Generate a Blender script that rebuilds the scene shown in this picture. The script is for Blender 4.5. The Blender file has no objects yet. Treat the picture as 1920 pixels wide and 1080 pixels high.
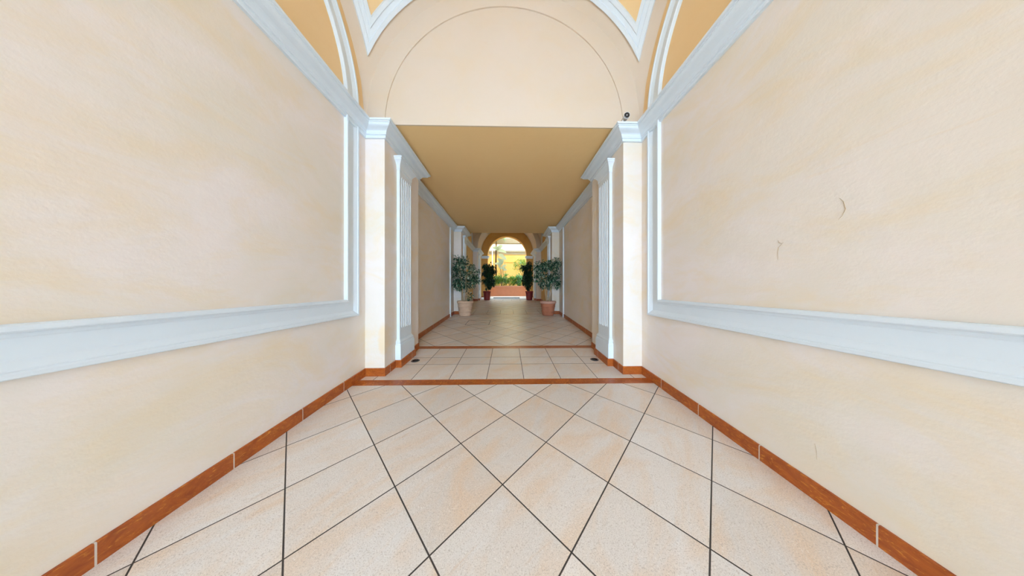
import bpy, bmesh, math, random
from mathutils import Vector, Matrix
C = bpy.context.scene.collection
S = bpy.context.scene
PI = math.pi
rnd = random.Random(7)

# ------------------------------------------------------------------ camera, sky, sun, exposure
cd = bpy.data.cameras.new('camera'); cam = bpy.data.objects.new('camera', cd); C.objects.link(cam)
cam.location = (0.04, 0.0, 1.62)
cam.rotation_euler = (PI/2, 0, math.radians(-1.15))
cd.sensor_width = 36.0; cd.lens = 36.0*398/1920; cd.clip_start = 0.02; cd.clip_end = 400
S.camera = cam
w = bpy.data.worlds.new('sky'); S.world = w; w.use_nodes = True
bgn = w.node_tree.nodes['Background']
bgn.inputs[0].default_value = (0.62, 0.84, 1.06, 1); bgn.inputs[1].default_value = 2.5
sd = bpy.data.lights.new('sun', 'SUN'); sun = bpy.data.objects.new('sun', sd); C.objects.link(sun)
sd.energy = 1.5; sd.angle = 0.01; sd.color = (1.0, 0.95, 0.86)
sun.rotation_euler = Vector((-0.35, 0.60, -0.70)).to_track_quat('-Z', 'Y').to_euler()
def daylight_portal(loc, rx, sx, sy):
    l = bpy.data.lights.new('daylight_portal', 'AREA'); l.shape = 'RECTANGLE'; l.size = sx; l.size_y = sy
    l.cycles.is_portal = True
    o = bpy.data.objects.new('daylight_portal', l); C.objects.link(o); o.location = loc; o.rotation_euler = (rx, 0, 0)
daylight_portal((0, -7.05, 2.95), PI/2, 4.0, 6.8)       # street arch behind the camera
daylight_portal((0, 16.75, 3.2), -PI/2, 3.1, 5.0)      # courtyard arch
S.view_settings.view_transform = 'Standard'; S.view_settings.look = 'None'
S.view_settings.gamma = 1.0; S.view_settings.use_curve_mapping = False
S.view_settings.exposure = 2.63
S.cycles.max_bounces = 14; S.cycles.diffuse_bounces = 10; S.cycles.glossy_bounces = 4
S.cycles.sample_clamp_indirect = 6.0

# ------------------------------------------------------------------ dimensions
XW = 2.28; XP = 1.965            # bay wall, pier inner face (half widths)
ZC = 4.30                        # springing / flat ceiling
def zf(y): return 0.0535*y       # the passage floor climbs gently
PIERS = [(-7.0, -5.7), (-1.6, -0.3), (3.5, 4.8), (9.2, 10.35), (14.2, 16.2)]
PIL = [4.11, 9.81, 14.81]        # centre of each fluted pilaster along the passage

# ------------------------------------------------------------------ mesh helpers
def link(name, bm, mats, parent=None, smooth=False, recalc=True):
    if recalc: bmesh.ops.recalc_face_normals(bm, faces=bm.faces)
    me = bpy.data.meshes.new(name); bm.to_mesh(me); bm.free()
    if not isinstance(mats, (list, tuple)): mats = [mats]
    for m in mats: me.materials.append(m)
    if smooth: me.polygons.foreach_set('use_smooth', [True]*len(me.polygons))
    o = bpy.data.objects.new(name, me); C.objects.link(o)
    if parent: o.parent = parent
    return o
def struct(name, bm, mats, parent=None, smooth=False):
    o = link(name, bm, mats, parent, smooth)
    if not parent: o['kind'] = 'structure'
    return o
def tag(o, label, cat, group=None):
    o['label'] = label; o['category'] = cat
    if group: o['group'] = group
    return o
def thing(name, label, cat, loc=(0,0,0), group=None):
    o = bpy.data.objects.new(name, None); C.objects.link(o); o.location = loc; o.empty_display_size = 0.1
    return tag(o, label, cat, group)
def box(bm, x0, x1, y0, y1, z0, z1, slope=False, mi=0):
    f = zf if slope else (lambda y: 0)
    v = [bm.verts.new((x, y, z+f(y))) for x in (x0, x1) for y in (y0, y1) for z in (z0, z1)]
    fs = [bm.faces.new([v[i] for i in q]) for q in ((0,1,3,2),(4,6,7,5),(0,4,5,1),(2,3,7,6),(0,2,6,4),(1,5,7,3))]
    for q in fs: q.material_index = mi
def prism(bm, poly, mp, h0, h1):
    a = [bm.verts.new(mp(p[0], p[1], h0)) for p in poly]; b = [bm.verts.new(mp(p[0], p[1], h1)) for p in poly]
    n = len(poly)
    bm.faces.new(a); bm.faces.new(b)
    for i in range(n): bm.faces.new((a[i], a[(i+1)%n], b[(i+1)%n], b[i]))
def sweep(bm, path, prof, mp, side=1, closed=False):
    """path: 2d points; prof: (offset to the right*side, height); mp maps (a,b,h) into space"""
    n = len(path); rings = []
    P = [Vector(p) for p in path]
    for i in range(n):
        ds = []
        if i > 0 or closed: ds.append((P[i]-P[i-1]).normalized())
        if i < n-1 or closed: ds.append((P[(i+1)%n]-P[i]).normalized())
        ns = [Vector((d.y, -d.x))*side for d in ds]
        m = ns[0] if len(ns) == 1 else (ns[0]+ns[1])/(1+ns[0].dot(ns[1]))
        rings.append([bm.verts.new(mp(P[i].x+m.x*o, P[i].y+m.y*o, h)) for o, h in prof])
    k = len(prof)
    for i in range(n if closed else n-1):
        a, b = rings[i], rings[(i+1)%n]
        for j in range(k): bm.faces.new((a[j], a[(j+1)%k], b[(j+1)%k], b[j]))
    if not closed: bm.faces.new(rings[0]); bm.faces.new(rings[-1])
def lathe(bm, prof, c=(0,0,0), segs=36, mi=0):
    rings = []
    for r, z in prof:
        if r < 1e-5: rings.append([bm.verts.new((c[0], c[1], c[2]+z))])
        else: rings.append([bm.verts.new((c[0]+r*math.cos(2*PI*k/segs), c[1]+r*math.sin(2*PI*k/segs), c[2]+z)) for k in range(segs)])
    for a, b in zip(rings, rings[1:]):
        for k in range(segs):
            k2 = (k+1) % segs
            if len(a) == 1 and len(b) == 1: continue
            if len(a) == 1: f = bm.faces.new((a[0], b[k], b[k2]))
            elif len(b) == 1: f = bm.faces.new((a[k], a[k2], b[0]))
            else: f = bm.faces.new((a[k], a[k2], b[k2], b[k]))
            f.material_index = mi
def tube(bm, pts, radii, segs=8, mi=0):
    rings = []; pts = [Vector(p) for p in pts]
    if not isinstance(radii, (list, tuple)): radii = [radii]*len(pts)
    ref = Vector((0.13, 0.31, 0.94)).normalized()
    for i, p in enumerate(pts):
        d = (pts[min(i+1, len(pts)-1)]-pts[max(i-1, 0)]).normalized()
        u = d.cross(ref)
        if u.length < 0.1: u = d.cross(Vector((1, 0, 0)))
        u.normalize(); v = d.cross(u)
        rings.append([bm.verts.new(p+(u*math.cos(2*PI*k/segs)+v*math.sin(2*PI*k/segs))*radii[i]) for k in range(segs)])
    for a, b in zip(rings, rings[1:]):
        for k in range(segs): bm.faces.new((a[k], a[(k+1)%segs], b[(k+1)%segs], b[k])).material_index = mi
    bm.faces.new(rings[0]).material_index = mi; bm.faces.new(rings[-1]).material_index = mi
def planmap(a, b, h): return (a, b, h)
def mirmap(a, b, h): return (-a, b, h)

# ------------------------------------------------------------------ materials
class N:
    def __init__(s, name):
        s.m = bpy.data.materials.new(name); s.m.use_nodes = True; s.t = s.m.node_tree
        s.b = s.t.nodes['Principled BSDF']; s.co = s.t.nodes.new('ShaderNodeTexCoord').outputs['Object']
    def set(s, inp, v):
        if hasattr(v, 'is_linked') or isinstance(v, bpy.types.NodeSocket): s.t.links.new(v, inp)
        else: inp.default_value = v
    def math(s, op, a, b=0.0, c=None):
        n = s.t.nodes.new('ShaderNodeMath'); n.operation = op; s.set(n.inputs[0], a); s.set(n.inputs[1], b)
        if c is not None: s.set(n.inputs[2], c)
        return n.outputs[0]
    def xyz(s):
        n = s.t.nodes.new('ShaderNodeSeparateXYZ'); s.t.links.new(s.co, n.inputs[0]); return n.outputs
    def comb(s, x, y, z):
        n = s.t.nodes.new('ShaderNodeCombineXYZ'); s.set(n.inputs[0], x); s.set(n.inputs[1], y); s.set(n.inputs[2], z); return n.outputs[0]
    def scaled(s, v, sc, loc=(0,0,0), rot=(0,0,0)):
        n = s.t.nodes.new('ShaderNodeMapping'); s.t.links.new(v, n.inputs[0]); n.inputs['Scale'].default_value = sc
        n.inputs['Location'].default_value = loc; n.inputs['Rotation'].default_value = rot; return n.outputs[0]
    def noise(s, v, scale, detail=4, rough=0.55, dist=0.0):
        n = s.t.nodes.new('ShaderNodeTexNoise'); s.t.links.new(v, n.inputs['Vector']); n.inputs['Scale'].default_value = scale
        n.inputs['Detail'].default_value = detail; n.inputs['Roughness'].default_value = rough; n.inputs['Distortion'].default_value = dist
        return n.outputs['Fac']
    def white(s, v):
        n = s.t.nodes.new('ShaderNodeTexWhiteNoise'); n.noise_dimensions = '3D'; s.t.links.new(v, n.inputs['Vector']); return n.outputs['Color'], n.outputs['Value']
    def step(s, v, a, b):
        n = s.t.nodes.new('ShaderNodeMapRange'); s.set(n.inputs['Value'], v); n.inputs['From Min'].default_value = a; n.inputs['From Max'].default_value = b
        n.clamp = True; return n.outputs[0]
    def mix(s, f, a, b):
        n = s.t.nodes.new('ShaderNodeMix'); n.data_type = 'RGBA'; s.set(n.inputs[0], f)
        for k, v in ((6, a), (7, b)):
            if isinstance(v, tuple): n.inputs[k].default_value = (*v[:3], 1)
            else: s.t.links.new(v, n.inputs[k])
        return n.outputs[2]
    def vadd(s, a, b):
        n = s.t.nodes.new('ShaderNodeVectorMath'); n.operation = 'ADD'; s.t.links.new(a, n.inputs[0]); s.t.links.new(b, n.inputs[1]); return n.outputs[0]
    def bump(s, h, strength, dist=0.01):
        n = s.t.nodes.new('ShaderNodeBump'); n.inputs['Strength'].default_value = strength; n.inputs['Distance'].default_value = dist
        s.t.links.new(h, n.inputs['Height']); s.t.links.new(n.outputs[0], s.b.inputs['Normal'])
    def out(s, col, rough, spec=0.5):
        if isinstance(col, tuple): s.b.inputs['Base Color'].default_value = (*col[:3], 1)
        else: s.t.links.new(col, s.b.inputs['Base Color'])
        s.set(s.b.inputs['Roughness'], rough); s.b.inputs['Specular IOR Level'].default_value = spec
        return s.m
def mplain(name, col, rough=0.6, var=0.12, scale=8, spec=0.4, bump=0.0, metallic=0.0):
    n = N(name); f = n.noise(n.co, scale, 5)
    c = n.mix(f, tuple(x*(1-var) for x in col), tuple(min(1, x*(1+var)) for x in col))
    if bump: n.bump(n.noise(n.co, scale*6, 4), bump, 0.004)
    n.b.inputs['Metallic'].default_value = metallic
    return n.out(c, rough, spec)
def mplaster(name, base, pink, ochre, rough=0.75, amount=1.0, stain=None, spec=0.25):
    n = N(name)
    a = n.step(n.noise(n.scaled(n.co, (1, .75, 1.1), (3, 1, 2), (.3, .2, 0)), .9, 6, .6, .6), .38, .66)
    b = n.step(n.noise(n.scaled(n.co, (1, .6, 1.3), (9, 4, 7), (.5, .2, 0)), 1.5, 8, .65, .9), .46, .74)
    c = n.mix(n.math('MULTIPLY', a, amount), base, pink)
    c = n.mix(n.math('MULTIPLY', b, .75*amount), c, ochre)
    st = n.step(n.noise(n.scaled(n.co, (1, .45, 2.2), (1, 5, 3), (.55, 0, 0)), 3.2, 8, .7, 1.2), .62, .80)
    c = n.mix(n.math('MULTIPLY', st, .35*amount), c, tuple(x*y for x, y in zip(ochre, (.97, .9, .82))))
    if stain:
        cx, cy, cz, rx, rz, col = stain
        X, Y, Z = n.xyz()
        d = n.math('ADD', n.math('POWER', n.math('DIVIDE', n.math('SUBTRACT', X, cx), rx), 2.0), n.math('POWER', n.math('DIVIDE', n.math('SUBTRACT', Z, cz), rz), 2.0))
        d = n.math('ADD', d, n.math('ABSOLUTE', n.math('MULTIPLY', n.math('SUBTRACT', Y, cy), 2.5)))
        d = n.math('ADD', d, n.math('MULTIPLY', n.noise(n.co, 14, 5), 1.0))
        f = n.step(d, 1.45, .75); c = n.mix(n.math('MULTIPLY', f, .55), c, col)
    n.bump(n.math('ADD', n.noise(n.co, 6, 6), n.math('MULTIPLY', n.noise(n.co, 60, 3), .15)), .22, .02)
    return n.out(c, rough, spec)
WALL = mplaster('cream_plaster', (.75, .70, .625), (.80, .745, .73), (.775, .64, .43), .6, stain=(-1.99, 3.5, .78, .10, .30, (.80, .60, .34)))
PIERM = WALL
PEACH = mplaster('peach_plaster', (.64, .545, .44), (.65, .56, .475), (.66, .53, .38), .8, .8)
LUN = mplaster('ochre_plaster', (.80, .58, .31), (.81, .60, .35), (.80, .55, .27), .8, .6)
GOLD = mplaster('golden_plaster', (.72, .50, .22), (.72, .54, .30), (.74, .45, .14), .8, 1.0)
ORANGE = mplaster('burnt_orange_plaster', (.66, .36, .10), (.68, .40, .14), (.62, .30, .06), .8, .8)
TAN = mplaster('tan_ceiling_paint', (.88, .63, .31), (.88, .64, .33), (.86, .60, .28), .7, .4)
WHITE = mplain('white_moulding_paint', (.685, .775, .855), .45, .02, 6)
def mmarble():
    n = N('orange_brown_marble')
    v = n.noise(n.scaled(n.co, (1, 1, 2)), 5, 10, .72, 1.5)
    c = n.mix(n.step(v, .3, .7), (.25, .045, .008), (.48, .125, .018))
    y = n.step(n.noise(n.scaled(n.co, (3, 1.6, 6), (4, 2, 8)), 5, 10, .75, 2.5), .55, .66)
    c = n.mix(n.math('MULTIPLY', y, .8), c, (.78, .33, .04))
    X, Y, Z = n.xyz()
    fy = n.math('FRACT', n.math('DIVIDE', n.math('SUBTRACT', Y, 1.235-.005-6.0), .60))
    j = n.math('LESS_THAN', fy, .013)
    c = n.mix(j, c, (.62, .55, .48))
    n.bump(n.math('SUBTRACT', 1.0, j), .5, .01)
    return n.out(c, .32, .5)
MARB = mmarble()
def mtile(name, kind, joints=()):
    n = N(name); X, Y, Z = n.xyz()
    if kind == 'diag':
        Yp = n.math('SUBTRACT', Y, 1.655)
        a = n.math('DIVIDE', n.math('ADD', X, Yp), .83); b = n.math('DIVIDE', n.math('SUBTRACT', X, Yp), .83)
        def dist(t):
            f = n.math('FRACT', n.math('ADD', t, 50.0)); return n.math('MINIMUM', f, n.math('SUBTRACT', 1.0, f))
        d = n.math('MULTIPLY', n.math('MINIMUM', dist(a), dist(b)), .587)
        idv = n.comb(n.math('FLOOR', a), n.math('FLOOR', b), 0.0)
    else:
        a = n.math('DIVIDE', n.math('SUBTRACT', X, .295), .59)
        f = n.math('FRACT', n.math('ADD', a, 50.0)); d = n.math('MULTIPLY', n.math('MINIMUM', f, n.math('SUBTRACT', 1.0, f)), .59)
        idy = 0.0
        for j in joints:
            d = n.math('MINIMUM', d, n.math('ABSOLUTE', n.math('SUBTRACT', Y, j)))
            idy = n.math('ADD', idy, n.math('GREATER_THAN', Y, j))
        idv = n.comb(n.math('FLOOR', a), idy, joints[0] if joints else 0.0)
    wc, wv = n.white(idv)
    off = n.scaled(wc, (23, 17, 11))
    v = n.vadd(n.scaled(n.co, (1, 1, 1), (0, 0, 0), (0, 0, .75)), off)
    base = n.mix(wv, (.63, .575, .53), (.74, .69, .65))
    big = n.step(n.noise(n.scaled(v, (1.0, .45, 1)), 2.6, 6, .6, 1.2), .42, .68)
    c = n.mix(n.math('MULTIPLY', big, .8), base, (.70, .52, .37))
    cool = n.step(n.noise(n.scaled(v, (1.2, .6, 1), (7, 3, 2)), 2.2, 5, .6, .8), .52, .72)
    c = n.mix(n.math('MULTIPLY', cool, .6), c, (.70, .69, .69))
    vein = n.step(n.noise(n.scaled(v, (1.6, .4, 1), (2, 9, 1)), 3.4, 9, .7, 2.2), .60, .76)
    c = n.mix(n.math('MULTIPLY', vein, .6), c, (.58, .38, .22))
    sp = n.step(n.noise(n.co, 170, 2, .5), .54, .64)
    c = n.mix(n.math('MULTIPLY', sp, .5), c, (.36, .29, .24))
    sp2 = n.step(n.noise(n.scaled(n.co, (1, 1, 1), (5, 5, 5)), 130, 2, .5), .60, .68)
    c = n.mix(n.math('MULTIPLY', sp2, .4), c, (.90, .85, .80))
    g = n.step(d, .0052, .0036)
    c = n.mix(g, c, (.045, .035, .03))
    n.bump(n.math('SUBTRACT', n.math('MULTIPLY', n.noise(n.co, 40, 4), .15), g), .35, .004)
    return n.out(c, n.math('ADD', n.math('MULTIPLY', g, .5), .36), .5)
DIAG = mtile('diagonal_stone_tiles', 'diag')
SQ1 = mtile('square_stone_tiles', 'sq', (3.94, 4.27))
SQ2 = mtile('square_stone_tiles_middle', 'sq', (9.74,))
SQ3 = mtile('square_stone_tiles_end', 'sq', (14.8, 15.4))
def mleaf(name, col, trans=0.25, rough=0.35):
    n = N(name); f = n.noise(n.co, 30, 2)
    c = n.mix(f, tuple(x*.75 for x in col), tuple(min(1, x*1.25) for x in col))
    n.out(c, rough, .5)
    tr = n.t.nodes.new('ShaderNodeBsdfTranslucent'); n.t.links.new(c, tr.inputs[0])
    mx = n.t.nodes.new('ShaderNodeMixShader'); mx.inputs[0].default_value = trans
    n.t.links.new(n.b.outputs[0], mx.inputs[1]); n.t.links.new(tr.outputs[0], mx.inputs[2])
    n.t.links.new(mx.outputs[0], n.t.nodes['Material Output'].inputs[0])
    return n.m
BARK = mplain('pale_bark', (.50, .37, .22), .8, .25, 30)
DBARK = mplain('dark_bark', (.10, .06, .03), .9, .3, 30, bump=.4)
SOIL = mplain('potting_soil', (.05, .03, .02), .95, .3, 40, bump=.6)

# ------------------------------------------------------------------ floor
F = 0.3
def floor_piece(name, y0, y1, m, top=0.0, x=XW+0.0):
    bm = bmesh.new(); box(bm, -x, x, y0, y1, -F, top, True); return struct(name, bm, m)
bm = bmesh.new()
zones = [(-7.0, 3.19, 0), (3.19, 3.36, 1), (3.36, 4.79, 2), (4.79, 4.97, 1), (4.97, 9.14, 0), (9.14, 9.20, 1), (9.20, 10.35, 3), (10.35, 14.2, 0), (14.2, 15.1, 4)]
for a, b, mi in zones: box(bm, -XW, XW, a, b, -F, 0, True, mi)
bmesh.ops.remove_doubles(bm, verts=bm.verts, dist=1e-5)
struct('floor', bm, [DIAG, MARB, SQ1, SQ2, SQ3])

# ------------------------------------------------------------------ side walls with piers
plan = []
for i, (a, b) in enumerate(PIERS):
    if i > 0: plan += [(-XW, a)]
    plan += [(-XP, a), (-XP, b)]
    if i < 4: plan += [(-XW, b)]
def clean(p):
    o = []
    for q in p:
        if not o or (Vector(q)-Vector(o[-1])).length > 1e-6: o.append(q)
    return o
plan = clean(plan)
XO = 2.9
def upper(y): return None
for side, mp in (('left', planmap), ('right', mirmap)):
    bm = bmesh.new(); prism(bm, plan+[(-XO, 16.2), (-XO, -7.0)], mp, -.75, ZC)
    bm.faces.ensure_lookup_table()
    for f in bm.faces:
        c = f.calc_center_median()
        if abs(abs(c.x)-XW) < .01 and 10.4 < c.y < 14.1: f.material_index = 1
    struct('wall_'+side, bm, [WALL, GOLD])
    bm = bmesh.new()
    x0, x1 = (-XO, -XW) if side == 'left' else (XW, XO)
    box(bm, x0, x1, -7.0, 16.2, ZC, 7.5)
    struct('wall_'+side+'_lunette', bm, LUN)
# hairline cracks and a chip in the right wall plaster
bm = bmesh.new()
def wpt(px, py):   # point of the right bay wall that the photograph shows at this pixel
    u = math.atan((px-960)/398)+math.radians(1.15); X = XW-.04; Y = X/math.tan(u)
    d = Y*math.cos(math.radians(1.15))+X*math.sin(math.radians(1.15))
    return Vector((XW-.001, Y, 1.62+(540-py)/398*d))
for pts, r in (([(1459, 487), (1458.5, 474), (1460, 464), (1464, 460), (1469, 454)], [.0006, .0016, .002, .002, .0005]),
               ([(1459, 450), (1461, 455), (1467, 457)], [.0005, .003, .001]),
               ([(1574, 371), (1582, 378), (1586, 392), (1580, 404), (1572, 412)], [.0005, .0018, .002, .0016, .0005]),
               ([(1528, 832), (1531, 846), (1532, 862)], [.0005, .0014, .0005])):
    tube(bm, [wpt(*p) for p in pts], r, 5)
cr = link('plaster_crack', bm, mplain('crack_edge', (.50, .40, .28), .9), bpy.data.objects['wall_right'])

def arch_poly(hw, r_, spring, x1, top, bottom, n=48):
    p = [(-x1, bottom), (-x1, top), (x1, top), (x1, bottom), (hw, bottom)]
    for k in range(n+1):
        t = PI*k/n; p.append((r_*math.cos(t), spring+r_*math.sin(t)))
    p.append((-hw, bottom))
    return clean(p)
def ymap(a, b, h): return (a, h, b)
def arch_wall(name, y0, y1, m, r_=XP, spring=ZC, bottom=ZC, x1=XO):
    bm = bmesh.new(); p = arch_poly(r_, r_, spring, x1, 7.4, bottom)
    if abs(spring-bottom) < 1e-6: p = p[:4] + p[5:-1] if False else clean(p)
    prism(bm, p, ymap, y0, y1)
    return struct(name, bm, m)
def arch_strips(name, y0, y1, m, r_, spring, bottom, x1, n=64):
    """a wall pierced by a round arch, made of clean vertical strips"""
    bm = bmesh.new()
    xs = [-r_*math.cos(PI*k/n) for k in range(n+1)]
    zs = [spring+math.sqrt(max(0, r_*r_-x*x)) for x in xs]
    lo = [(-x1, bottom), (-r_, bottom)]
    pts = list(zip(xs, zs))
    def quad(xa, za, xb, zb):
        for y in (y0, y1):
            vs = [bm.verts.new(q) for q in ((xa, y, za), (xb, y, zb), (xb, y, 7.5), (xa, y, 7.5))]
            bm.faces.new(vs)
        bm.faces.new([bm.verts.new(q) for q in ((xa, y0, za), (xb, y0, zb), (xb, y1, zb), (xa, y1, za))])
        bm.faces.new([bm.verts.new(q) for q in ((xa, y0, 7.5), (xb, y0, 7.5), (xb, y1, 7.5), (xa, y1, 7.5))])
    quad(-x1, bottom, -r_, bottom)
    for (xa, za), (xb, zb) in zip(pts, pts[1:]): quad(xa, za, xb, zb)
    quad(r_, bottom, x1, bottom)
    for s in (-1, 1):
        bm.faces.new([bm.verts.new(q) for q in ((s*x1, y0, bottom), (s*x1, y1, bottom), (s*x1, y1, 7.5), (s*x1, y0, 7.5))])
        if spring > bottom+1e-6:
            bm.faces.new([bm.verts.new(q) for q in ((s*r_, y0, bottom), (s*r_, y1, bottom), (s*r_, y1, spring), (s*r_, y0, spring))])
    bmesh.ops.remove_doubles(bm, verts=bm.verts, dist=1e-5)
    return struct(name, bm, m)
arch_strips('wall_back', -1.6, -.3, PEACH, XP, ZC, ZC, XO)
arch_strips('wall_street', -7.0, -5.7, PEACH, XP, ZC, ZC, XO)
arch_strips('wall_front', 3.5, 3.54, PEACH, XP, ZC, ZC, XO)
bm = bmesh.new(); box(bm, -XP-.01, XP+.01, 3.518, 3.54, ZC, 6.5); struct('wall_tympanum', bm, PEACH)
arch_strips('wall_end_bay_back', 10.15, 10.35, PEACH, XP, ZC, ZC, XO)
bm = bmesh.new(); box(bm, -XP-.05, XP+.05, 10.15, 10.33, ZC+.12, 6.5); struct('wall_end_bay_tympanum', bm, PEACH)
arch_strips('wall_end_pier', 14.2, 16.2, PEACH, XP, ZC, ZC, XO)
arch_strips('wall_end', 16.2, 16.7, ORANGE, 1.49, 4.08, -.3, XO)
bm = bmesh.new(); box(bm, -XW, XW, 3.54, 10.35, ZC, ZC+.12); struct('ceiling', bm, TAN)
bm = bmesh.new(); box(bm, -XO, XO, -7.0, 16.7, 7.5, 7.8); struct('ceiling_roof', bm, PEACH)

# sail vaults over the first and third bay, each with a raised white star frame round an ochre panel
def vault(yc, hy, tagname):
    R = math.sqrt(XW*XW+hy*hy)
    def pt(side, t, i, h):
        a, b = XW-i, hy-i
        x, y = ((-a+2*a*t, -b), (a, -b+2*b*t), (a-2*a*t, b), (-a, b-2*b*t))[side]
        z = math.sqrt(max(0, R*R-x*x-y*y)); v = Vector((x, y, z))
        v = v*((R-h)/R)
        return (v.x, v.y+yc, v.z+ZC)
    def strip(prof, n=40):
        bm = bmesh.new()
        for s in range(4):
            rows = [[bm.verts.new(pt(s, k/n, i, h)) for k in range(n+1)] for i, h in prof]
            for a, b in zip(rows, rows[1:]):
                for k in range(n): bm.faces.new((a[k], a[k+1], b[k+1], b[k]))
        bmesh.ops.remove_doubles(bm, verts=bm.verts, dist=1e-5)
        return bm
    struct('ceiling_vault'+tagname, strip([(k*.02, 0) for k in range(9)]), PEACH, smooth=True)
    struct('ceiling_vault_panel'+tagname, strip([(.24+(hy-.001-.24)*k/22, 0) for k in range(23)]), LUN, smooth=True)
    struct('trim_vault_star'+tagname, strip([(.115, -.005), (.116, .03), (.155, .034), (.163, .018), (.205, .018), (.212, .034), (.25, .034), (.262, -.005)]), WHITE)
vault(1.6, 1.9, ''); vault(-3.65, 2.05, '_back'); vault(12.275, 1.925, '_end')

# ------------------------------------------------------------------ cornices, baseboards, panel mouldings
corn = [(-.03, 0), (.030, 0), (.030, .016), (.034, .020), (.034, .040), (.050, .044), (.050, .056), (.056, .064)]
for k in range(9):
    t = k/8; corn.append((.058+.108*(t+math.sin(2*PI*t)*-.10), .066+.086*(t+math.sin(2*PI*t)*.06)))
corn += [(.176, .154), (.176, .166), (.198, .170), (.200, .195), (-.03, .195)]
def zsh(mp, dz): return lambda a, b, h: mp(a, b, h+dz)
base_plan = []
pw = [(c-.285, c+.285) for c in PIL]
for q in plan:
    base_plan.append(q)
    for i, (a, b) in enumerate(PIERS[2:]):
        if abs(q[1]-a) < 1e-6 and abs(q[0]+XP) < 1e-6:
            y0, y1 = pw[i]
            base_plan += [(-XP, y0), (-XP+.10, y0), (-XP+.10, y1), (-XP, y1)]
base_plan = [q for q in base_plan if q[1] > -6.99] 
for n_, (side, mp) in enumerate((('left', planmap), ('right', mirmap))):
    bm = bmesh.new(); sweep(bm, plan, corn, zsh(mp, 4.045)); struct('trim_cornice_'+side, bm, WHITE)
    bm = bmesh.new()
    bp = [(-.02, -.05), (.016, -.05), (.016, .124), (.012, .130), (-.02, .130)]
    sweep(bm, base_plan, bp, lambda a, b, h, mp=mp: mp(a, b, h+zf(b)))
    struct('baseboard_'+side, bm, MARB)
    # raised panel frame that runs up the wall and on round the lunette above the cornice
    yc = 1.6; ro = 1.715
    path = [(yc+ro, 1.195)]+[(yc+ro*math.cos(PI*k/48), ZC+.02+ro*math.sin(PI*k/48)) for k in range(49)]+[(yc-ro, 1.195)]
    fr = [(0, -.01), (0, .030), (.006, .040), (.026, .042), (.034, .038), (.038, .030), (.044, .030), (.078, .012), (.086, .006), (.188, .006), (.196, .012), (.214, .016),
          (.218, .038), (.226, .046), (.250, .046), (.258, .036), (.258, -.01)]
    xs = -1 if side == 'left' else 1
    bm = bmesh.new(); sweep(bm, path, fr, lambda a, b, h, xs=xs: (xs*(XW-h), a, b), side=-1, closed=True)
    struct('trim_panel_frame_'+side, bm, WHITE)
    yc3 = 12.275
    path = [(yc3+ro*math.cos(PI*k/48), ZC-.1+(.12 if 0 < k < 48 else 0)+ro*math.sin(PI*k/48)) for k in range(49)]
    bm = bmesh.new(); sweep(bm, path, fr, lambda a, b, h, xs=xs: (xs*(XW-h), a, b), side=-1)
    struct('trim_lunette_arch_'+side, bm, WHITE)
    # white corner strip on the middle bay wall
    bm = bmesh.new(); Y = 8.56 if side == 'left' else 8.44
    box(bm, *sorted((xs*(XW-.045), xs*(XW+.01))), Y-.03, Y+.03, zf(Y)+.0, 4.05)
    struct('trim_corner_strip_'+side, bm, WHITE)
    # impost moulding of the far arch
    bm = bmesh.new(); ic = [(o*.5, z*1.0) for o, z in corn]
    sweep(bm, [(-XP+.01, 16.2), (-1.49, 16.2), (-1.49, 16.7)], ic, zsh(mp, 3.86)); struct('trim_impost_'+side, bm, WHITE)
# plinth stone under the pier-side jambs of the far arch
for side, s in (('left', -1), ('right', 1)):
    bm = bmesh.new(); box(bm, *sorted((s*1.475, s*XP)), 16.18, 16.215, -.05, .13, True); struct('baseboard_end_'+side, bm, MARB)

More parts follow.
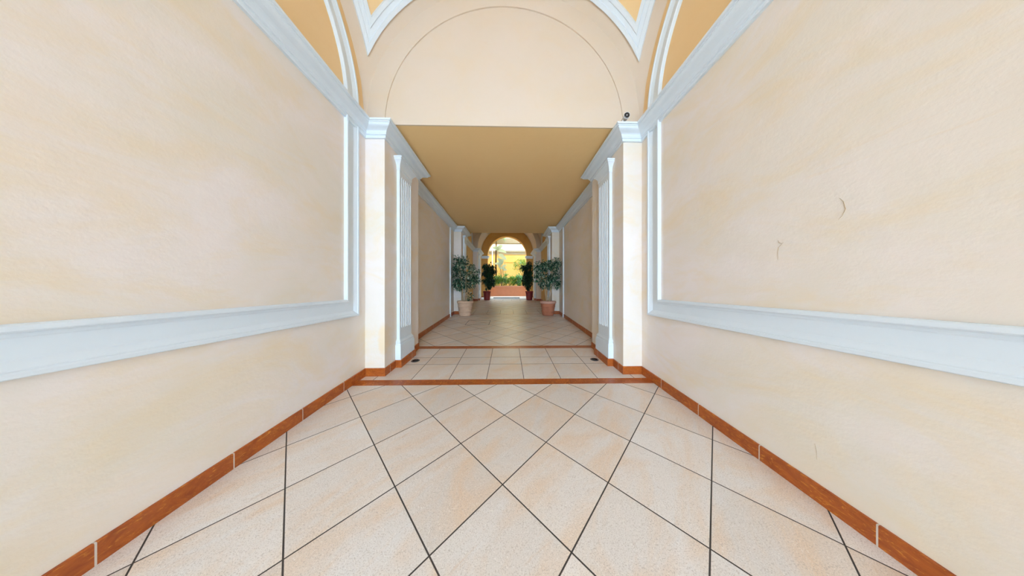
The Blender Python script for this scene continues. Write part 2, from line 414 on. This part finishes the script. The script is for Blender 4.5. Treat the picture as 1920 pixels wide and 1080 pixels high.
# ------------------------------------------------------------------ fluted pilasters
def pilaster(sx, yc, label):
    zb = zf(yc)
    X0 = XP
    t = thing('fluted_pilaster', label, 'pilaster', (sx*X0, yc, zb), 'white fluted pilasters on the piers')
    def mp(y, off, z): return (-sx*off, y, z)      # local: y along the passage, off out of the pier
    def ring(bm, hw, off, z):                      # three-sided ring against the pier
        return [bm.verts.new(mp(*q)) for q in ((-hw, 0, z), (-hw, off, z), (hw, off, z), (hw, 0, z))]
    def stack(prof, name):
        bm = bmesh.new(); rs = [ring(bm, hw, off, z) for hw, off, z in prof]
        for a, b in zip(rs, rs[1:]):
            for k in range(4): bm.faces.new((a[k], a[(k+1)%4], b[(k+1)%4], b[k]))
        bm.faces.new(rs[0]); bm.faces.new(rs[-1])
        return link(name, bm, WHITE, t)
    stack([(.280, .094, .06), (.280, .094, .365)], 'plinth')
    stack([(.280, .090, .365), (.272, .088, .385), (.262, .078, .392), (.262, .078, .410), (.268, .082, .425), (.262, .076, .442), (.246, .066, .455), (.240, .060, .475)], 'base_moulding')
    zt = 3.76-zb
    # shaft with seven flutes cut into the broad face
    hw, off = .232, .052
    bm = bmesh.new()
    prof = [(-hw, 0), (-hw, off)]
    nfl = 6; pitch = 2*(hw-.028)/nfl
    flat = [(-hw, 0), (-hw, off)]
    for k in range(nfl):
        c = -hw+.028+pitch*(k+.5); r = pitch*.36
        for j in range(7):
            a = PI-PI*j/6
            prof.append((c+r*math.cos(a), off-r*.75*math.sin(a))); flat.append((c+r*math.cos(a), off))
    prof += [(hw, off), (hw, 0)]; flat += [(hw, off), (hw, 0)]
    rows = [(flat, .475), (flat, .66), (prof, .70), (prof, zt-.13), (flat, zt-.09), (flat, zt)]
    rs = [[bm.verts.new(mp(y, o, z)) for y, o in pr] for pr, z in rows]
    for a, b in zip(rs, rs[1:]):
        for k in range(len(a)): bm.faces.new((a[k], a[(k+1)%len(a)], b[(k+1)%len(a)], b[k]))
    bm.faces.new(rs[0]); bm.faces.new(rs[-1])
    link('shaft', bm, WHITE, t)
    cap = [(.236, .056, zt), (.242, .062, zt+.012), (.242, .062, zt+.028), (.236, .058, zt+.034)]
    for k in range(8):
        q = k/7; cap.append((.240+.075*q**2.0, .060+.060*q**2.0, zt+.036+.115*q))
    cap += [(.318, .122, zt+.155), (.318, .122, zt+.168), (.330, .134, zt+.172), (.330, .134, zt+.20)]
    stack(cap, 'capital')
    return t
names = ['near pier in front of the camera', 'middle pier behind the large potted fig', 'far pier beside the courtyard arch']
for i, yc in enumerate(PIL):
    for sx, sn in ((-1, 'left'), (1, 'right')):
        pilaster(sx, yc, 'white fluted pilaster on the %s wall, on the %s' % (sn, names[i]))

# ------------------------------------------------------------------ floor fittings and the security camera
BLK = mplain('black_glass', (.012, .013, .018), .15, .1, 5, .6)
STEEL = mplain('dark_steel', (.10, .10, .11), .4, .1, 20, .5, metallic=.8)
for s, sn in ((-1, 'left'), (1, 'right')):
    y = 4.12; x = s*1.735
    t = thing('floor_uplight', 'small round black uplight set in the floor at the %s pilaster foot' % sn, 'floor light', (x, y, zf(y)), 'floor uplights by the near piers')
    t.rotation_euler = (math.atan(.0535), 0, 0)
    bm = bmesh.new(); lathe(bm, [(.052, -.002), (.052, .006), (.058, .009), (.070, .007), (.078, 0), (.078, -.004)]); link('ring', bm, STEEL, t, True)
    bm = bmesh.new(); lathe(bm, [(0, .009), (.03, .0085), (.053, .006), (.053, -.002)]); link('glass', bm, BLK, t, True)
# inspection cover let into the middle bay floor
bm = bmesh.new(); x0, x1, y0, y1 = -1.40, -.59, 7.14, 7.90
for a in ((x0, x0+.018, y0, y1), (x1-.018, x1, y0, y1), (x0, x1, y1-.018, y1), (x0, x1, y0, y0+.018)):
    box(bm, *a, -.01, .002, True)
tag(link('inspection_cover_frame', bm, STEEL), 'thin dark square frame of an inspection cover in the passage floor', 'inspection cover')

t = thing('security_camera', 'small white bullet camera with black glass face on the right cornice', 'security camera', (1.885, 3.37, 4.24))
CW = mplain('camera_white', (.72, .72, .72), .4, .05)
bm = bmesh.new(); lathe(bm, [(0, 0), (.036, 0), (.036, .008), (.014, .014), (.012, .05), (.016, .075), (0, .08)], segs=20); link('bracket', bm, CW, t, True)
ax = Vector((-.16, -.95, -.12)).normalized(); q = ax.to_track_quat('Z', 'Y').to_matrix().to_4x4(); c0 = Vector((.035, .0, .098))
def placed(bm): bmesh.ops.transform(bm, matrix=Matrix.Translation(c0) @ q, verts=bm.verts); return bm
bm = bmesh.new(); lathe(bm, [(0, -.10), (.030, -.10), (.037, -.09), (.038, .05), (.046, .052), (.047, .085), (.043, .088), (.043, .078), (0, .078)], segs=28); link('housing', placed(bm), CW, t, True)
bm = bmesh.new(); lathe(bm, [(0, .087), (.03, .086), (.0425, .083), (.0425, .079), (0, .079)], segs=28); fg = link('front_glass', placed(bm), BLK, t, True)
bm = bmesh.new(); lathe(bm, [(0, .095), (.008, .094), (.012, .090), (.012, .084)], segs=16); link('lens', placed(bm), mplain('lens_grey', (.25, .27, .32), .1, .05, 5, .8), fg, True)

# ------------------------------------------------------------------ plants
def leaf(bm, p, d, up, L, W, mi, fold=.25, droop=.15):
    d = d.normalized(); s = d.cross(up)
    if s.length < .05: s = d.cross(Vector((1, 0, .2)))
    s.normalize(); nrm = s.cross(d).normalized()
    q = [p, p+d*L*.35+s*W*.5+nrm*W*fold, p+d*L*.72+s*W*.36+nrm*(W*fold*.7-L*droop*.5), p+d*L-nrm*L*droop,
         p+d*L*.72-s*W*.36+nrm*(W*fold*.7-L*droop*.5), p+d*L*.35-s*W*.5+nrm*W*fold]
    mid1 = p+d*L*.35; mid2 = p+d*L*.72-nrm*L*droop*.5
    v = [bm.verts.new(x) for x in q]; m1 = bm.verts.new(mid1); m2 = bm.verts.new(mid2)
    for f in ((v[0], v[1], m1), (v[1], v[2], m2, m1), (v[2], v[3], m2), (v[0], m1, v[5]), (m1, m2, v[4], v[5]), (m2, v[3], v[4])):
        fc = bm.faces.new(f); fc.material_index = mi
def rv(r): 
    while True:
        v = Vector((r.uniform(-1, 1), r.uniform(-1, 1), r.uniform(-1, 1)))
        if .05 < v.length < 1: return v
def shrub(root, r, clusters, nleaf, L, W, mats, wts, twig_m, stems, spread=.16, droop=.2, twig_r=.005, ok=None):
    """clusters: (x,y,z,weight); stems: list of polylines; every cluster is joined to its nearest stem by a twig"""
    bw = bmesh.new()
    pts = []
    for st, rr in stems:
        tube(bw, st, rr, 7)
        for a, b in zip(st, st[1:]):
            for k in range(5): pts.append(Vector(a).lerp(Vector(b), k/5))
        pts.append(Vector(st[-1]))
    bl = bmesh.new()
    tot = sum(c[3] for c in clusters)
    for c in clusters:
        p = Vector(c[:3])
        if ok and not ok(p, .03): continue
        near = min((q for q in pts if q.z < p.z-.03 or True), key=lambda q: (q-p).length+max(0, q.z-p.z+.1)*2)
        mid = near.lerp(p, .5)+Vector((0, 0, -.04))
        tube(bw, [near, mid, p], [twig_r*1.6, twig_r*1.1, twig_r*.5], 5)
        n = max(4, int(nleaf*c[3]/tot)); sp = spread*(.7+.6*c[3])
        for k in range(n):
            o = rv(r)*sp; o.z *= .9
            q = p+o
            d = (o.normalized()*.7+rv(r)*.7+Vector((0, 0, -droop*2)))
            mi = r.choices(range(len(mats)), wts)[0]
            s = r.uniform(.7, 1.2)
            if ok and not (ok(q, .02) and ok(q+d.normalized()*L*s, .012)): continue
            leaf(bl, q, d, Vector((0, 0, 1))+rv(r)*.5, L*s, W*s, mi)
    link('stems', bw, twig_m, root, True)
    fo = link('foliage', bl, mats, root, False, recalc=False)
    return fo
def inside(x0, y0):   # keeps foliage out of walls, piers and pilasters
    def ok(p, m):
        X, Y = abs(p.x+x0), p.y+y0
        if X > XW-m: return False
        for a, b in PIERS:
            if a-m < Y < b+m and X > XP-m: return False
        for c in PIL:
            if abs(Y-c) < .34+m and X > XP-.14-m: return False
        return Y < 16.2-m
    return ok
def pot(root, r0, r1, h, m, mrim, bands=True):
    """r0 foot radius, r1 rim radius"""
    bm = bmesh.new()
    pr = [(0, 0), (r0*.96, 0), (r0, .01)]
    for k in range(1, 9):
        z = h*.84*k/8; r_ = r0+(r1*.90-r0)*(k/8)**.85
        if bands and k in (3, 6): pr += [(r_, z-.022), (r_+.013, z-.013), (r_+.013, z+.010), (r_, z+.020)]
        else: pr.append((r_, z))
    pr += [(r1*.86, h*.85), (r1*.80, h*.62), (0, h*.60)]
    lathe(bm, pr, segs=48); body = link('pot_body', bm, m, root, True)
    bm = bmesh.new()
    lathe(bm, [(r1*.90, h*.835), (r1*.97, h*.845), (r1, h*.87), (r1, h*.965), (r1*.985, h), (r1*.92, h), (r1*.89, h*.97), (r1*.87, h*.84)], segs=48)
    link('rim', bm, mrim, body, True)
    bm = bmesh.new(); lathe(bm, [(0, h*.91), (r1*.4, h*.915), (r1*.885, h*.90), (r1*.87, h*.85)], segs=32); link('soil', bm, SOIL, body, True)
PALE = mplain('pale_terracotta', (.60, .42, .30), .8, .18, 9, .2, .15)
TERR = mplain('red_terracotta', (.42, .16, .09), .75, .2, 9, .25, .15)
RIMR = mplain('dusty_pink_terracotta', (.56, .33, .26), .8, .15, 9, .2, .1)
REDP = mplain('dark_red_plastic_pot', (.23, .022, .020), .45, .15, 9, .4)
L1 = mleaf('fig_leaf_dark', (.014, .065, .040)); L2 = mleaf('fig_leaf_mid', (.055, .19, .11)); L3 = mleaf('fig_leaf_cream', (.60, .66, .52))
D1 = mleaf('deep_leaf', (.010, .035, .015), .12); D2 = mleaf('deep_leaf_mid', (.02, .07, .025), .12)
def fig(name, x, y, label, seed, lean, pm, rm, r1, r0, h, blobs):
    r = random.Random(seed)
    t = thing(name, label, 'potted plant', (x, y, zf(y)), 'large potted figs in front of the middle piers')
    pot(t, r0, r1, h, pm, rm)
    stems = []
    for k in range(6):
        a = 2*PI*k/6+r.uniform(-.3, .3); bx, by = .07*math.cos(a), .07*math.sin(a)
        st = [(bx, by, h*.88), (bx*1.4+r.uniform(-.02, .02), by*1.4, h+.25), (bx*2.6+lean*.4, by*2.4, h+.7), (bx*4+lean, by*3.6, h+1.15+r.uniform(-.1, .2))]
        stems.append((st, [.017, .014, .010, .006]))
    cl = []
    for (cx, cy, cz, rx, ry, rz, n) in blobs:
        for k in range(n):
            v = rv(r).normalized()*r.uniform(.55, 1.0)
            cl.append((cx+v.x*rx, cy+v.y*ry, cz+v.z*rz, r.uniform(.6, 1.2)))
    shrub(t, r, cl, 2900, .095, .046, [L1, L2, L3], [5, 3.5, 2.2], BARK, stems, .105, .12, .004, inside(x, y))
    return t
fig('potted_fig', -1.72, 8.83, 'leafy variegated fig in a pale ringed terracotta pot by the left pier', 11, .02, PALE, PALE, .335, .235, .62,
    [(-.22, -.05, 1.75, .30, .30, .62, 24), (.26, 0, 1.72, .36, .30, .40, 20), (-.17, 0, 2.30, .26, .25, .26, 10), (-.2, 0, 1.25, .34, .3, .18, 10), (.22, .0, 1.32, .22, .2, .14, 4), (.2, -.1, .80, .14, .12, .09, 2)])
fig('potted_fig', 1.73, 8.88, 'leafy fig in a red terracotta pot with pink rim by the right pier', 23, .03, TERR, RIMR, .335, .225, .60,
    [(.0, 0, 1.75, .45, .38, .52, 34), (.26, 0, 2.15, .30, .25, .20, 10), (-.30, 0, 1.98, .22, .22, .22, 8), (-.46, 0, 1.62, .12, .12, .12, 3), (.42, 0, 1.30, .16, .16, .16, 5), (-.12, 0, 1.25, .28, .22, .16, 8)])
def darkplant(x, y, label, seed, sx):
    r = random.Random(seed)
    t = thing('potted_rubber_plant', label, 'potted plant', (x, y, zf(y)), 'dark potted plants flanking the courtyard arch')
    pot(t, .20, .275, .62, REDP, REDP, False)
    stems = [([(0, 0, .5), (.03*sx, 0, 1.0), (.0, .02, 1.6), (.05*sx, 0, 2.2)], [.02, .018, .012, .006]), ([(.06, 0, .5), (.16*sx, .03, 1.1), (.24*sx, .05, 1.8)], [.018, .014, .006]), ([(-.05, .05, .5), (-.10, .06, 1.2), (-.12, .03, 1.9)], [.018, .014, .006])]
    cl = []
    for (cx, cz, rx, rz, n) in ((.06*sx, 1.70, .40, .75, 34), (.30*sx, 2.1, .30, .40, 12), (.24*sx, 1.2, .34, .36, 14), (-.02, 2.35, .20, .20, 6)):
        for k in range(n):
            v = rv(r).normalized()*r.uniform(.3, 1.12); cl.append((cx+v.x*rx, v.y*.28, cz+v.z*rz, r.uniform(.7, 1.2)))
    shrub(t, r, cl, 1500, .18, .08, [D1, D2], [3, 2], DBARK, stems, .12, .45, .005, inside(x, y))
darkplant(-1.396, 14.72, 'dense dark green plant in a red pot left of the courtyard arch', 5, 1)
darkplant(1.535, 14.72, 'dense dark green plant in a red pot right of the courtyard arch', 9, -1)

# ------------------------------------------------------------------ threshold and courtyard
bm = bmesh.new(); box(bm, -1.49, 1.49, 16.2, 16.9, -.3, .045, True); box(bm, -XP, XP, 15.1, 16.2, -.3, .045, True)
struct('floor_threshold', bm, mplain('white_marble_sill', (.80, .79, .76), .35, .05, 5))
bm = bmesh.new(); box(bm, -1.02, .92, 15.5, 15.98, .040, .056, True)
for k in range(16): box(bm, -1.02, .92, 15.505+.03*k, 15.518+.03*k, .056, .060, True)
tag(link('doormat', bm, mplain('dark_blue_rubber', (.02, .03, .06), 1.0, .2, 20)), 'long dark ribbed mat lying on the white marble doorstep of the courtyard arch', 'doormat')
WELL = 9.4      # height of the courtyard walls, chosen to hold back sky light
bm = bmesh.new(); box(bm, -6, 6, 16.3, 16.7, 7.5, 13.0)  # unseen high wall, added to keep sky and low sun off the courtyard
for s in (-1, 1): box(bm, *sorted((s*XO, s*6)), 16.3, 16.7, 0, 7.5)
struct('wall_courtyard_shade_near', bm, mplain('shade_wall_cream', (.74, .66, .50), .85, .06, 3))
bm = bmesh.new(); box(bm, 4.2, 4.7, 16.7, 23.6, 0, WELL+.9); struct('wall_courtyard_shade_right', bm, bpy.data.materials['shade_wall_cream'])  # unseen tall wall, added to dim the courtyard
COURT = mplain('pale_courtyard_paving', (.70, .66, .58), .7, .12, 3)
bm = bmesh.new(); box(bm, -6, 6, 16.7, 25, .4, .90); struct('floor_courtyard', bm, COURT)
bm = bmesh.new(); box(bm, -30, 30, -34, -7.0, -.9, -.375); struct('floor_street', bm, mplain('pale_street_paving', (.50, .50, .49), .8, .15, 2))
YEL = mplaster('yellow_render', (.74, .47, .15), (.74, .50, .19), (.72, .42, .10), .85, .8)
CREAM = mplain('pale_cream_render', (.86, .80, .58), .8, .05, 4)
GRYB = mplain('grey_beige_stone', (.36, .33, .27), .8, .1, 6)
t = thing('courtyard_building', 'sunlit yellow building with cream upper wall closing the courtyard', 'building', (0, 23, .9))
bm = bmesh.new(); box(bm, -2.2, 4.15, 0, .6, 0, 4.35); link('lower_wall', bm, YEL, t)
bm = bmesh.new(); box(bm, -2.2, 4.15, .05, .6, 4.75, WELL); link('upper_wall', bm, CREAM, t)
bm = bmesh.new(); sweep(bm, [(-2.18, 0), (4.15, 0)], [(-.2, 4.35), (.06, 4.35), (.06, 4.5), (.14, 4.56), (.18, 4.70), (.18, 4.76), (-.2, 4.76)], planmap); link('string_course', bm, GRYB, t)
bm = bmesh.new()
for a in ((-.95, -.90, .2, 3.5), (.95, 1.0, .2, 3.5), (-.95, 1.0, 3.5, 3.56)): box(bm, a[0], a[1], -.03, 0.01, a[2], a[3])
link('panel_border', bm, mplain('ochre_border', (.72, .45, .12), .8), t)
bm = bmesh.new(); box(bm, -2.18, 4.18, -3.0, -2.6, 4.98, 5.42); box(bm, -2.18, 4.18, -3.06, -2.54, 4.93, 4.98)
link('bridge_beam', bm, GRYB, t)
t = thing('courtyard_side_wall', 'bright yellow wall along the left side of the courtyard', 'wall', (-2.25, 20, .9))
bm = bmesh.new(); box(bm, -.4, 0, -3.3, 3, 0, WELL); link('masonry', bm, YEL, t)
bm = bmesh.new(); box(bm, -.45, .06, -3.3, 3, 4.35, 4.75); link('string_course', bm, GRYB, t)
bm = bmesh.new(); tube(bm, [(-1.50, 21.2, .9), (-1.50, 21.2, 5.4)], .05, 12)
tag(link('downpipe', bm, WHITE, None, True), 'white vertical pipe standing at the left of the courtyard', 'pipe')
t = thing('courtyard_planter', 'long pinkish terracotta planter box behind the courtyard arch', 'planter', (.05, 18.9, .9))
PINK = mplain('pink_terracotta', (.54, .25, .16), .8, .15, 4, .2, .1)
bm = bmesh.new()
for a in ((-1.85, 1.85, -.36, -.30), (-1.85, 1.85, .30, .36), (-1.85, -1.79, -.3, .3), (1.79, 1.85, -.3, .3)): box(bm, *a, 0, .84)
box(bm, -1.8, 1.8, -.3, .3, 0, .1); link('box', bm, PINK, t)
bm = bmesh.new(); sweep(bm, [(-1.85, -.36), (-1.85, .36), (1.85, .36), (1.85, -.36)], [(-.02, .84), (.06, .84), (.06, .91), (-.02, .91)], planmap, side=1, closed=True)
bmesh.ops.translate(bm, verts=bm.verts, vec=(0, 0, 0)); link('rim', bm, RIMR, t)
bm = bmesh.new(); box(bm, -1.8, 1.8, -.31, .31, .1, .80); link('soil', bm, SOIL, t)
G1 = mleaf('sunlit_leaf', (.13, .40, .08), .45); G2 = mleaf('yellow_green_leaf', (.36, .46, .08), .45); G3 = mleaf('blue_green_leaf', (.20, .48, .30), .4)
def bush(x, y, z, hgt, wd, label, seed, mats, wts, L=.13, W=.06, n=640):
    r = random.Random(seed)
    t = thing('courtyard_shrub', label, 'shrub', (x, y, z), 'shrubs in the courtyard planter')
    stems = [([(0, 0, -.03), (r.uniform(-.05, .05), 0, hgt*.4), (r.uniform(-.15, .15), r.uniform(-.1, .1), hgt*.8)], [.014, .011, .006]) for k in range(4)]
    cl = []
    for k in range(20):
        v = rv(r).normalized()*r.uniform(.3, 1); cl.append((v.x*wd*1.1, v.y*wd*.7, hgt*.60+v.z*hgt*.45, r.uniform(.7, 1.2)))
    shrub(t, r, cl, n, L, W, mats, wts, DBARK, stems, .12, .3)
z0 = 1.70
PETAL = mleaf('yellow_petal', (.85, .70, .25), .4)
bush(-1.30, 18.9, z0, 1.05, .34, 'dark green leafy shrub at the left end of the planter', 31, [G1, D2], [3, 2])
bush(-.72, 18.9, z0, 1.15, .36, 'green shrub with arching leaves behind the pale trunked palm', 32, [G1, G2, G3], [3, 2, 2], .2, .05)
bush(-.10, 18.88, z0, 1.25, .38, 'tallest round green shrub in the middle of the planter', 33, [G1, G3, G2], [3, 2, 1])
bush(.50, 18.9, z0, 1.0, .36, 'yellow green shrub right of the middle of the planter', 34, [G2, G1], [2, 2])
bush(1.10, 18.9, z0, 1.1, .36, 'blue green shrub towards the right end of the planter', 35, [G3, G1], [2, 2], .17, .07)
for k, (x, lb) in enumerate(((-.95, 'low yellow flowering plant at the left front edge of the planter'), (-.35, 'low yellow flowering plant at the middle front edge of the planter'), (.25, 'low yellow flowering plant at the right front edge of the planter'))):
    bush(x, 18.72, z0, .34, .22, lb, 40+k, [G2, PETAL], [1, 2], .07, .05, 160)
# broad leaved banana plant with pale leaves
r = random.Random(3)
t = thing('banana_plant', 'pale broad leaved banana plant rising above the left of the planter', 'plant', (-.35, 19.0, 1.70), None)
bm = bmesh.new(); tube(bm, [(0, 0, -.02), (.02, 0, .8), (-.05, 0, 1.5), (-.15, 0, 2.0)], [.05, .045, .035, .02], 9); tube(bm, [(-.2, 0, -.02), (-.22, 0, .9), (-.32, 0, 1.7)], [.04, .035, .02], 9); tube(bm, [(-.12, .1, -.02), (-.18, .1, 1.3), (-.42, .08, 2.6), (-.50, .08, 3.3)], [.045, .04, .03, .018], 9); tube(bm, [(.12, .15, -.02), (.16, .15, 1.4), (.10, .12, 2.6), (.16, .1, 3.7)], [.02, .018, .015, .01], 7)
link('stem', bm, BARK, t, True)
BAN = mleaf('pale_banana_leaf', (.46, .62, .55), .35, .25)
bm = bmesh.new()
def blade(bm, p, d, L, W):
    d = Vector(d).normalized(); p = Vector(p); s = d.cross(Vector((.1, -1, .2))).normalized(); rows = []
    for k in range(9):
        q = k/8; w_ = W*math.sin(PI*min(1, .06+.94*q))**.6 if q < 1 else 0
        c = p+d*L*q+Vector((0, 0, -.35*L*q*q))
        rows.append([bm.verts.new(c-s*w_*.5+Vector((0, 0, .12*w_))), bm.verts.new(c), bm.verts.new(c+s*w_*.5+Vector((0, 0, .12*w_)))])
    for a, b in zip(rows, rows[1:]):
        for j in (0, 1): bm.faces.new((a[j], a[j+1], b[j+1], b[j]))
for p, d, L, W in (((-.15, 0, 2.0), (-.3, 0, 1), .85, .34), ((-.15, 0, 1.95), (-1, -.1, .6), .75, .30), ((-.1, 0, 1.8), (.8, 0, .6), .5, .2), ((-.05, 0, 1.5), (.7, -.3, .3), .45, .22),
                   ((-.32, 0, 1.7), (-.1, -.2, 1), .7, .28), ((-.32, 0, 1.65), (.7, -.1, .2), .6, .26), ((-.15, 0, 2.0), (.1, .1, 1), .9, .3), ((-.2, 0, 2.2), (-.6, 0, 1.0), .7, .26),
                   ((-.5, .08, 3.3), (.5, -.1, .9), .9, .36), ((-.5, .08, 3.3), (-.7, -.1, .7), .7, .34), ((-.5, .08, 3.25), (.9, -.2, .1), .8, .36), ((-.45, .08, 2.9), (.7, -.2, -.2), .8, .34), ((-.5, .08, 3.2), (-.2, -.2, 1), .7, .3)):
    blade(bm, p, d, L, W)
link('leaves', bm, BAN, t, True)
# tall palm trunk, hanging stems
t = thing('palm_tree', 'tall thin dark trunked palm at the left of the courtyard', 'tree', (-1.05, 19.6, .9))
bm = bmesh.new(); tube(bm, [(0, 0, 0), (.02, 0, 1.5), (.0, 0, 3.2), (.03, 0, 4.8), (0, 0, 6.2)], [.09, .075, .07, .065, .06], 10); link('trunk', bm, DBARK, t, True)
bm = bmesh.new(); r = random.Random(8)
for k in range(16):
    a = 2*PI*k/16; d = Vector((math.cos(a), math.sin(a), .6)); p = Vector((0, 0, 6.15))
    for j in range(26):
        q = j/25; c = p+d*.85*q+Vector((0, 0, -1.4*q*q)); tng = (d*.85+Vector((0, 0, -2.8*q))).normalized(); sd_ = tng.cross(Vector((0, 0, 1))).normalized()
        for s in (-1, 1): leaf(bm, c, tng*.5+sd_*s, Vector((0, 0, 1)), .4*(1-.5*q), .03, 0, .1, .3)
link('fronds', bm, G1, t, False, recalc=False)
t = thing('courtyard_tree', 'small yellow green leaved tree at the right of the courtyard', 'tree', (1.45, 20.0, .9))
r = random.Random(77); cl = []
for k in range(46):
    v = rv(r).normalized()*r.uniform(.3, 1); cl.append((v.x*.85, v.y*.6, 3.0+v.z*.85, r.uniform(.7, 1.2)))
shrub(t, r, cl, 1100, .13, .06, [G2, G1, G3], [4, 1, 1], DBARK, [([(0, 0, 0), (.04, 0, 1.2), (0, 0, 2.2), (-.1, 0, 3.2)], [.05, .04, .03, .012]), ([(0, 0, 1.6), (.2, 0, 2.4), (.4, 0, 3.1)], [.03, .02, .01]), ([(0, 0, 1.7), (-.25, 0, 2.4), (-.45, 0, 2.9)], [.025, .02, .01])], .15, .3)
